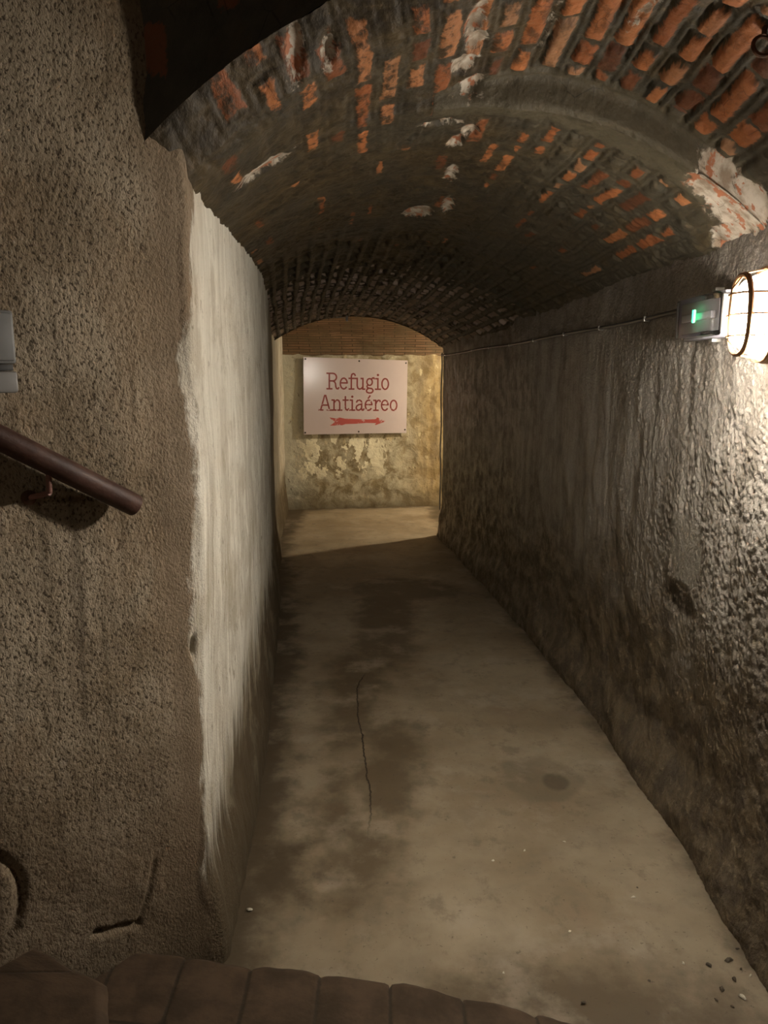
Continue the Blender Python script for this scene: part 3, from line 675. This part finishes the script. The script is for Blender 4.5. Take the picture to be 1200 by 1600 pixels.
# ------------------------------------------------------------------ object materials
MRAIL = M('brown_painted_iron')
_n = MRAIL.noise(MRAIL.OB, 18, 5, 0.6)
MRAIL = MRAIL.done(MRAIL.mix(MRAIL.step(0.4, 0.7, _n), (0.05, 0.022, 0.015), (0.085, 0.040, 0.028)), 0.55, MRAIL.bump(MRAIL.noise(MRAIL.OB, 120, 4), 0.35, 0.002), spec=0.3)
MRUST = simple('rusty_iron', (0.09, 0.04, 0.018), 0.8, 0.3, 0.6, 80, 0.5)
MBRACKET = simple('reddish_brown_iron', (0.20, 0.085, 0.06), 0.55, 0.0, 0.2, 50)
MGREY = simple('grey_plastic', (0.34, 0.33, 0.38), 0.5, 0, 0.1, 20)
MLIGHTGREY = simple('pale_grey_plastic', (0.33, 0.32, 0.30), 0.5, 0, 0.1, 20)
MBLACK = simple('black_rubber', (0.02, 0.02, 0.02), 0.5)
MCABLE = simple('dark_grey_cable_sheath', (0.085, 0.08, 0.078), 0.35, 0, 0.3, 40)
MSTEEL = simple('dull_steel', (0.42, 0.41, 0.39), 0.35, 0.9, 0.15, 30)
MBRASS = simple('bronze_painted_guard', (0.42, 0.24, 0.12), 0.38, 0.8, 0.15, 30)
MSCREW = simple('dark_screw_head', (0.05, 0.045, 0.04), 0.4, 0.8)

def emis(name, col, strength, lobe=0.0):
    m = M(name); m.b.inputs['Base Color'].default_value = (0.8, 0.8, 0.8, 1)
    m.b.inputs['Emission Color'].default_value = (*col, 1); m.b.inputs['Emission Strength'].default_value = strength
    m.b.inputs['Roughness'].default_value = 0.25
    if lobe:                       # the bulb sits low in the glass, the top of the glass is far dimmer
        z = m.sep(m.OB)[2]
        m.l.new(m.math('MULTIPLY', m.math('ADD', m.math('MULTIPLY', m.step(0.015, -0.045, z), 1 - lobe), lobe), strength), m.b.inputs['Emission Strength'])
    return m.m
MGL_NEAR = emis('lit_opal_glass', (1.0, 0.91, 0.79), NEAR_GLOBE, 0.025)
MGL_FAR = emis('lit_warm_opal_glass', (1.0, 0.84, 0.59), FAR_GLOBE)
MGL_FILL = emis('lit_fill_lamp_glass', (1.0, 0.86, 0.68), FILL_GLOBE, 0.05)
MLED = emis('green_indicator', (0.02, 1.0, 0.32), 3.0)

m = M('clear_cover_plastic')
m.b.inputs['Base Color'].default_value = (0.85, 0.85, 0.92, 1); m.b.inputs['Roughness'].default_value = 0.12
m.b.inputs['Transmission Weight'].default_value = 1.0; m.b.inputs['IOR'].default_value = 1.15; MCLEAR = m.m

# ------------------------------------------------------------------ bulkhead lamp
def bulkhead(name, loc, rotz, mat, label, group=None, size=1.0, roty=0.0, back=0.0):
    """wall lamp; local -x looks away from the wall, wall plane at local x=0"""
    t = empty(name, loc, (0, roty, rotz)); tag(t, label, 'wall lamp', group); t.scale = (size,) * 3
    if back: MB().box(0.0, back, -0.045, 0.045, -0.075, 0.075, 0.006).build('back_box', MGREY, t)
    A = Matrix.Rotation(math.radians(-90), 4, 'Y')   # lathe axis z -> -x
    def oval(x, ry, rz, k=40, e=2.6):
        o = []
        for i in range(k):
            a = 2 * math.pi * i / k; c, s = math.cos(a), math.sin(a)
            o.append((x, ry * math.copysign(abs(c) ** (2 / e), c), rz * math.copysign(abs(s) ** (2 / e), s)))
        return o
    def loft(rings, capa=True, capb=True):
        b = MB(); V = []; n = len(rings[0])
        for r in rings: V += r
        F = []
        for i in range(len(rings) - 1):
            for k in range(n): F.append((i * n + k, i * n + (k + 1) % n, (i + 1) * n + (k + 1) % n, (i + 1) * n + k))
        if capa: F.append(tuple(range(n - 1, -1, -1)))
        if capb: F.append(tuple((len(rings) - 1) * n + k for k in range(n)))
        b.add(V, F); return b
    loft([oval(0.0, 0.072, 0.118), oval(-0.028, 0.072, 0.118), oval(-0.036, 0.066, 0.112)]).build('housing', MBRASS, t)
    rg = [oval(-0.036, 0.054, 0.098)]
    for k in range(1, 9):
        a = k / 8 * math.pi / 2
        rg.append(oval(-0.036 - 0.075 * math.sin(a), max(0.004, 0.054 * math.cos(a) ** 0.6), max(0.006, 0.098 * math.cos(a) ** 0.6)))
    loft(rg, True, True).build('glass', mat, t)
    MB().tube(oval(-0.040, 0.064, 0.108), 0.0080, 8, closed=True).build('guard_rim', MBRASS, t)
    MB().tube(oval(-0.095, 0.052, 0.094), 0.0070, 8, closed=True).build('guard_rim', MBRASS, t)
    for z in (-0.05, 0.0, 0.05):
        f = math.sqrt(1 - (z / 0.108) ** 2)
        pts = [(-0.04, -0.064 * f, z), (-0.075, -0.060 * f, z), (-0.108, -0.045 * f, z), (-0.119, 0, z), (-0.108, 0.045 * f, z), (-0.075, 0.060 * f, z), (-0.04, 0.064 * f, z)]
        MB().tube(pts, 0.0028, 6).build('guard_wire', MBRASS, t)
    pts = [(-0.04, 0, -0.108), (-0.09, 0, -0.098), (-0.119, 0, -0.06), (-0.121, 0, 0), (-0.119, 0, 0.06), (-0.09, 0, 0.098), (-0.04, 0, 0.108)]
    MB().tube(pts, 0.0028, 6).build('guard_wire', MBRASS, t)
    MB().tube([(-0.018, 0, 0.112), (-0.018, 0, 0.135)], 0.013, 12).build('cable_gland', MBLACK, t)
    MB().tube([(-0.018, 0, 0.13), (-0.018, 0, 0.19), (-0.012, 0, 0.25)], 0.008, 10).build('supply_tube', MLIGHTGREY, t)
    return t
bulkhead('bulkhead_lamp', (LAMP[0] + 0.08, LAMP[1], LAMP[2]), 0, MGL_NEAR, 'lit caged bulkhead lamp with bronze guard on the rough right wall', size=1.12, back=0.05)
bulkhead('bulkhead_lamp', (2.15, 9.27, 2.44), 0, MGL_FAR, 'warm lit caged lamp on the vault of the side passage', roty=math.radians(-90), back=0.08)
bulkhead('bulkhead_lamp', (-1.7, -1.16, 2.30), math.radians(-90), MGL_FILL, 'added fill lamp, dim and caged, unseen behind the viewer by the stairs')  # added to brighten the near area; no lamp is seen there

# ------------------------------------------------------------------ emergency light box with green LED
t = empty('emergency_light', (1.120, 2.70, 1.905)); tag(t, 'grey emergency light box with clear cover and green glow beside the caged lamp', 'emergency light')
MB().box(-0.030, 0.0, -0.165, 0.165, -0.075, 0.075, 0.006).build('body', MGREY, t)
MB().box(-0.036, -0.030, -0.135, 0.135, -0.050, 0.050, 0.002).build('reflector_tray', MLIGHTGREY, t)
MB().box(-0.047, -0.037, -0.12, 0.12, -0.012, 0.012, 0.003).build('lamp_tube', simple('frosted_tube', (0.55, 0.56, 0.56), 0.3), t)
MB().box(-0.066, -0.0305, -0.158, 0.158, -0.068, 0.068, 0.008).build('clear_cover', MCLEAR, t)
MB().box(-0.071, -0.0665, -0.028, -0.008, -0.020, 0.022, 0.002).build('green_indicator', MLED, t)
for y in (-0.172, 0.172):
    MB().box(-0.040, -0.002, y - 0.006, y + 0.006, -0.06, 0.06, 0.002).build('end_clip', MLIGHTGREY, t)
for z in (-0.082, 0.082):
    MB().box(-0.035, -0.005, -0.10, -0.07, z - 0.006, z + 0.006, 0.002).build('latch', MSTEEL, t)

# ------------------------------------------------------------------ cable along the right wall and down the end corner
def wall_pt(u, off=0.02):
    a = pathR(np.array([u]))[0]; b = pathR(np.array([u + 0.01]))[0]; d = (b - a); d /= np.linalg.norm(d)
    n = np.array([-d[1], d[0]]); return a + n * off
cab = empty('cable', (1.10, 3.0, 1.94)); tag(cab, 'thin dark cable clipped along the top of the right wall', 'cable')
def loc(p, o): return tuple(np.array(p) - np.array(o.location))
pts = []
for u in np.linspace(0.86, 6.26, 60):
    x, y = wall_pt(u, 0.030); pts.append(loc((x, y, 1.95 - 0.003 * u + 0.004 * math.sin(u * 3.1)), cab))
MB().tube(pts, 0.009, 8).build('sheath', MCABLE, cab)
for u in (1.3, 1.9, 2.5, 3.1, 3.7, 4.3, 4.9, 5.5, 6.05):
    x, y = wall_pt(u, 0.028); z = 1.95 - 0.003 * u + 0.004 * math.sin(u * 3.1)
    q = loc((x, y, z), cab)
    MB().box(q[0] - 0.012, q[0] + 0.018, q[1] - 0.008, q[1] + 0.008, q[2] - 0.011, q[2] + 0.011, 0.003).build('clip', MSTEEL, cab)
cb = empty('cable', (0.60, 8.28, 0)); tag(cb, 'pale upright cable running down the corner where the right wall ends', 'cable')
MB().tube([(0.012 + 0.004 * math.sin(k * 1.3), 0.0, 1.96 - k * 0.12) for k in range(15)], 0.008, 8).build('sheath', simple('pale_cable_sheath', (0.5, 0.46, 0.36), 0.5), cb)

# ------------------------------------------------------------------ handrail on the stair wall
R0 = Vector((-0.596, 1.822, 1.397)); R1 = Vector((-0.805, 1.613, 1.576)); dirr = (R1 - R0).normalized()
hr = empty('handrail', R0); tag(hr, 'round brown iron handrail sloping down along the rough stair wall', 'handrail')
L = 3.2
def rp(s): return dirr * s
MB().tube([rp(0.0), rp(0.004), rp(0.3), rp(1.0), rp(2.0), rp(L)], [0.0245, 0.0268, 0.0268, 0.0268, 0.0268, 0.0268], 28).build('rail', MRAIL, hr)
nw = Vector((0.707, -0.707, 0))
for s in (0.235, 1.3, 2.4):
    a = rp(s) + Vector((0, 0, -0.020)); k = a - nw * 0.004 + Vector((0, 0, -0.050)); wpt = k - nw * 0.044 + Vector((-0.02, -0.02, -0.012))
    br = MB().tube([a, (a + k) / 2, k], 0.0065, 10).tube([k, (k + wpt) / 2, wpt], 0.0065, 10).build('bracket', MBRACKET, hr)
    ang = Matrix.Translation(wpt - nw * 0.004) @ nw.to_track_quat('Z', 'Y').to_matrix().to_4x4()
    MB().lathe([(0.017, 0), (0.017, 0.005), (0.012, 0.008), (0.007, 0.010)], ang, 16).build('wall_rosette', MRUST, br)

# ------------------------------------------------------------------ grey switch box at the left edge
bx = empty('switch_box', (-0.851, 1.649, 1.784), (0, 0, math.radians(45))); tag(bx, 'grey electric switch box fixed on the stair wall above the handrail', 'switch box')
# local x runs along the wall, local -y looks away from it
MSW = simple('grey_paint_of_switch_box', (0.15, 0.15, 0.145), 0.5, 0, 0.15, 20)
MB().box(-0.07, 0.055, -0.055, 0.0, -0.055, 0.055, 0.006).build('body', MSW, bx)
MB().box(-0.064, 0.049, -0.064, -0.0555, -0.049, 0.049, 0.004).build('lid', MSW, bx)
MB().box(-0.062, 0.048, -0.050, 0.0, -0.069, -0.056, 0.001).build('gasket', MBLACK, bx)
MB().box(-0.07, 0.055, -0.055, 0.0, -0.115, -0.070, 0.006).build('terminal_cover', simple('pale_grey_of_terminal_cover', (0.2, 0.19, 0.18), 0.5, 0, 0.1, 20), bx)
MB().tube([(0, -0.025, 0.05), (0, -0.025, 0.9)], 0.010, 12).build('conduit', MGREY, bx)

# ------------------------------------------------------------------ the sign
def sign():
    W, Hh = 1.355, 0.985
    # sign origin at its centre; local x right, z up, -y towards the passage
    o = empty('sign', (-0.366, 10.088, 1.462), (0, math.radians(0.7), EA)); tag(o, 'pale pink metal sign reading Refugio Antiaéreo with red arrow on end wall', 'sign')
    pm = M('pale_pink_enamel'); n = pm.noise(pm.OB, 3, 4, 0.6)
    pm = pm.done(pm.mix(n, (0.58, 0.50, 0.53), (0.64, 0.56, 0.59)), 0.16, spec=0.6)
    hl, hr_ = Hh / 2, Hh / 2 * 0.955
    V = []
    for y in (-0.004, 0.0):
        V += [(-W / 2, y, -hl), (W / 2, y, -hr_), (W / 2, y, hr_), (-W / 2, y, hl)]
    mesh_obj('panel', V, [(0, 1, 2, 3), (7, 6, 5, 4), (0, 4, 5, 1), (1, 5, 6, 2), (2, 6, 7, 3), (3, 7, 4, 0)], pm, o)
    def worn(name, th):
        r = M(name); nn = r.noise(r.map(r.OB, (1, 1, 1)), 22, 5, 0.7)
        return r.done(r.mix(r.step(th, th + 0.02, nn), (0.30, 0.070, 0.070), (0.60, 0.52, 0.54)), 0.35, spec=0.5)
    R1_ = worn('red_print', 0.72); R2_ = worn('worn_red_print', 0.585)
    def arc(cx, cy, rx, ry, a0, a1, n=18):
        return [(cx + rx * math.cos(math.radians(a0 + (a1 - a0) * k / n)), cy + ry * math.sin(math.radians(a0 + (a1 - a0) * k / n))) for k in range(n + 1)]
    G = {
     'R': (0.92, [[(.17, 0), (.17, 1)], [(0, 0), (.36, 0)], [(0, 1), (.42, 1)] + arc(.42, .755, .27, .245, 90, -90)[1:] + [(.17, .51)], [(.42, .51), (.55, .46), (.62, .34), (.64, .14), (.70, .02), (.80, .0), (.86, .08)]]),
     'e': (0.66, [arc(.30, .35, .25, .35, 8, 318) , [(.05, .39), (.55, .39)]]),
     'é': (0.66, [arc(.30, .35, .25, .35, 8, 318), [(.05, .39), (.55, .39)], [(.27, .83), (.40, 1.0)]]),
     'f': (0.48, [[(.47, .88), (.42, .97), (.33, 1.0), (.23, .95), (.19, .82), (.19, 0)], [(.03, 0), (.38, 0)], [(.02, .69), (.40, .69)]]),
     'u': (0.76, [[(0, .69), (.14, .69), (.14, .22), (.18, .07), (.30, 0), (.44, .03), (.56, .16)], [(.42, .69), (.56, .69), (.56, 0), (.70, 0)]]),
     'g': (0.70, [arc(.29, .47, .20, .22, 0, 360), [(.42, .63), (.50, .73), (.60, .74), (.63, .68)], [(.18, .29), (.10, .20), (.13, .10), (.28, .06), (.45, .04), (.54, -.05), (.53, -.16), (.42, -.24), (.25, -.25), (.10, -.20), (.06, -.11), (.10, -.02), (.20, .05)]]),
     'i': (0.44, [[(.04, .69), (.20, .69), (.20, 0)], [(.02, 0), (.40, 0)]]),
     'o': (0.64, [arc(.30, .35, .24, .35, 0, 360)]),
     'A': (0.96, [[(.13, 0), (.42, 1.0), (.50, 1.0), (.79, 0)], [(.25, .34), (.68, .34)], [(0, 0), (.30, 0)], [(.60, 0), (.92, 0)]]),
     'n': (0.80, [[(0, .69), (.15, .69), (.15, 0)], [(.0, 0), (.30, 0)], [(.15, .48), (.24, .62), (.38, .70), (.50, .66), (.57, .52), (.57, 0)], [(.43, 0), (.73, 0)]]),
     't': (0.50, [[(.19, .93), (.19, .18), (.24, .04), (.34, .0), (.44, .10)], [(.02, .69), (.40, .69)]]),
     'a': (0.68, [[(.08, .56), (.15, .67), (.30, .70), (.42, .64), (.46, .50), (.46, .12), (.50, .01), (.58, .01), (.63, .09)], [(.46, .42), (.24, .38), (.09, .28), (.05, .15), (.12, .02), (.26, 0), (.38, .06), (.46, .18)]]),
     'r': (0.56, [[(.02, .69), (.17, .69), (.17, 0)], [(.02, 0), (.36, 0)], [(.17, .42), (.25, .60), (.37, .70), (.48, .68), (.51, .60)]]),
    }
    def ribbon(b, pts, wd, y):
        # flat stroke of even width
        P = [Vector((p[0], p[1])) for p in pts]; closed = (P[0] - P[-1]).length < 1e-4
        Lh = []; N = len(P)
        for i in range(N):
            if closed and i in (0, N - 1): d0 = (P[0] - P[-2]).normalized(); d1 = (P[1] - P[0]).normalized()
            else:
                d0 = (P[i] - P[i - 1]).normalized() if i else (P[1] - P[0]).normalized()
                d1 = (P[i + 1] - P[i]).normalized() if i < N - 1 else d0
            t_ = (d0 + d1); t_ = t_.normalized() if t_.length > 1e-6 else d1
            nn = Vector((-t_.y, t_.x)); k = 1 / max(0.6, nn.dot(Vector((-d1.y, d1.x))))
            e = Vector((0, 0))
            if not closed and i == 0: e = -d1 * wd * 0.35
            if not closed and i == N - 1: e = d0 * wd * 0.35
            Lh.append((P[i] + nn * wd / 2 * k + e, P[i] - nn * wd / 2 * k + e))
        V = []
        for a, c in Lh: V += [(a.x, y, a.y), (c.x, y, c.y)]
        F = [(2 * i, 2 * i + 1, 2 * i + 3, 2 * i + 2) for i in range(N - 1)]
        b.add(V, F)
    def line(text, x0, x1, base, cap, mat, name):
        tot = sum(G[c][0] for c in text) - 0.1; sx = (x1 - x0) / tot; x = x0
        b = MB(); wd = 0.020
        for c in text:
            adv, strokes = G[c]
            for st in strokes:
                ribbon(b, [(x + p[0] * sx, base + p[1] * cap) for p in st], wd * (0.8 if c in 'o' and len(st) < 3 else 1), -0.0052)
            if c == 'i':
                cx, cy = x + .20 * sx, base + .93 * cap; k = 10
                V = [(cx + 0.016 * math.cos(2 * math.pi * q / k), -0.0052, cy + 0.016 * math.sin(2 * math.pi * q / k)) for q in range(k)]
                b.add(V, [tuple(range(k))])
            x += adv * sx
        b.build(name, mat, o, smooth=False)
    # normalised from the panel: x 0..1, y down 0..1
    X = lambda u: (u - 0.5) * W
    Z = lambda v: (0.5 - v) * Hh
    line('Refugio', X(0.222), X(0.815), Z(0.402), 0.196, R1_, 'lettering')
    line('Antiaéreo', X(0.145), X(0.90), Z(0.678), 0.186, R2_, 'lettering')
    # worn arrow
    ar = [(0.245, .775), (.30, .785), (.345, .775), (.395, .79), (.55, .797), (.615, .800), (.69, .795), (.705, .785), (.685, .762), (.735, .783), (.75, .80), (.79, .815), (.705 + .09, .825), (.75, .845), (.70, .872), (.685, .868), (.70, .848), (.60, .845), (.50, .857), (.40, .862), (.37, .877), (.325, .875), (.29, .882), (.25, .882), (.275, .86), (.30, .83), (.265, .80)]
    am = M('worn_red_arrow_print'); nn = am.noise(am.map(am.OB, (1, 1, 2.2), rot=(0, 0.7, 0)), 9, 6, 0.65)
    am = am.done(am.mix(am.step(0.56, 0.60, nn), (0.50, 0.10, 0.09), (0.60, 0.48, 0.50)), 0.35, spec=0.5)
    V = [(X(a), -0.0052, Z(b_)) for a, b_ in ar]
    b = MB(); b.add(V, [tuple(range(len(V) - 1, -1, -1))]); b.build('arrow', am, o, smooth=False)
    for (a, c) in ((0.02, 0.025), (0.53, 0.03), (0.985, 0.035), (0.015, 0.975), (0.53, 0.97), (0.985, 0.955)):
        z = Z(c) * (1 if a < .3 else 0.98 if a < .7 else 0.955)
        A = Matrix.Translation((X(a), -0.004, z)) @ Matrix.Rotation(math.radians(90), 4, 'X')
        MB().lathe([(0.011, 0), (0.010, 0.003), (0.005, 0.005)], A, 12).build('screw', MSCREW, o)
    return o
sign()

# small clip hanging at the mouth of the cross passage
ck_ = empty('ceiling_clip', (-0.375, 7.98, 2.30)); tag(ck_, 'small white clip hanging where passage vault ends above the sign', 'clip')
MB().box(-0.012, 0.012, -0.008, 0.008, -0.035, 0.02, 0.003).build('tab', MLIGHTGREY, ck_)
MB().tube([(0.0, 0, -0.01), (-0.05, 0.0, 0.004), (-0.11, 0, 0.0)], 0.004, 6).build('wire', MLIGHTGREY, ck_)
# iron eye in the vault near the top right corner
ey = empty('iron_eye', (0.838, 1.85, 2.445)); tag(ey, 'dark iron eye set in the brick vault above the caged lamp', 'hook')
MB().tube([(0.022 * math.cos(a), 0.006 * math.sin(a), -0.022 + 0.022 * math.sin(a)) for a in [2 * math.pi * k / 20 for k in range(20)]], 0.005, 8, closed=True).build('ring', MRUST, ey)
MB().tube([(0, 0, 0.0), (0.004, 0, 0.05)], 0.006, 8).build('shank', MRUST, ey)

# ------------------------------------------------------------------ crumbs on the floor
random.seed(4)
def chip_mesh(r, flat, seed):
    rnd = random.Random(seed); b = MB()
    n = 7; top = []; bot = []
    for k in range(n):
        a = 2 * math.pi * k / n + rnd.uniform(-.25, .25); q = r * rnd.uniform(.55, 1.15)
        bot.append((q * math.cos(a) * 1.25, q * math.sin(a) * .8, 0)); top.append((q * .7 * math.cos(a) * 1.25, q * .7 * math.sin(a) * .8, r * flat * rnd.uniform(.6, 1.1)))
    V = bot + top + [(0, 0, r * flat * 1.1)]
    F = [(k, (k + 1) % n, n + (k + 1) % n, n + k) for k in range(n)] + [(n + k, n + (k + 1) % n, 2 * n) for k in range(n)] + [tuple(range(n - 1, -1, -1))]
    return b.add(V, F)
MCHIP = simple('pale_plaster_crumb', (0.62, 0.57, 0.45), 0.8, 0, 0.15, 60, 0.3)
MCRUMB = simple('dark_mortar_crumb', (0.085, 0.068, 0.045), 0.85, 0, 0.3, 60, 0.3)
CH = [(-0.436, 2.235, 0.0085, 'white plaster chip lying in the wet stain at the foot of the whitewashed wall'), (0.514, 2.55, 0.006, None), (0.672, 2.605, 0.005, None), (0.579, 2.135, 0.005, None), (0.347, 1.965, 0.005, None),
      (0.829, 2.294, 0.007, None), (0.883, 2.002, 0.006, None), (1.10, 2.232, 0.009, 'yellowish plaster crumb touching the foot of the right wall'), (1.059, 1.955, 0.006, None), (1.0, 1.878, 0.012, 'largest pale plaster crumb in the near right corner of the floor'), (0.389, 2.49, 0.007, None)]
for k, (x, y, r, lb) in enumerate(CH):
    o = chip_mesh(r, 0.45, k).build('plaster_crumb', MCHIP, None, smooth=False); o.location = (x, y, -0.004 + 0.004); o.rotation_euler.z = k * 1.3
    tag(o, lb or 'tiny pale plaster crumb lying on the bare concrete floor', 'crumb', 'pale plaster crumbs on the concrete floor')
DK = [(1.021, 2.015, 0.012), (0.955, 1.997, 0.010), (1.005, 1.941, 0.012), (1.069, 2.061, 0.006), (0.922, 1.867, 0.006), (0.955, 1.903, 0.011), (0.759, 1.936, 0.005), (0.956, 1.843, 0.006), (1.043, 1.98, 0.005), (0.552, 1.858, 0.007), (0.858, 2.343, 0.005)]
for k, (x, y, r) in enumerate(DK):
    o = chip_mesh(r, 0.4, k + 40).build('mortar_crumb', MCRUMB, None, smooth=False); o.location = (x, y, 0.0); o.rotation_euler.z = k * 2.1
    tag(o, 'small dark mortar crumb on the concrete near the right wall foot', 'crumb', 'dark mortar crumbs by the right wall')
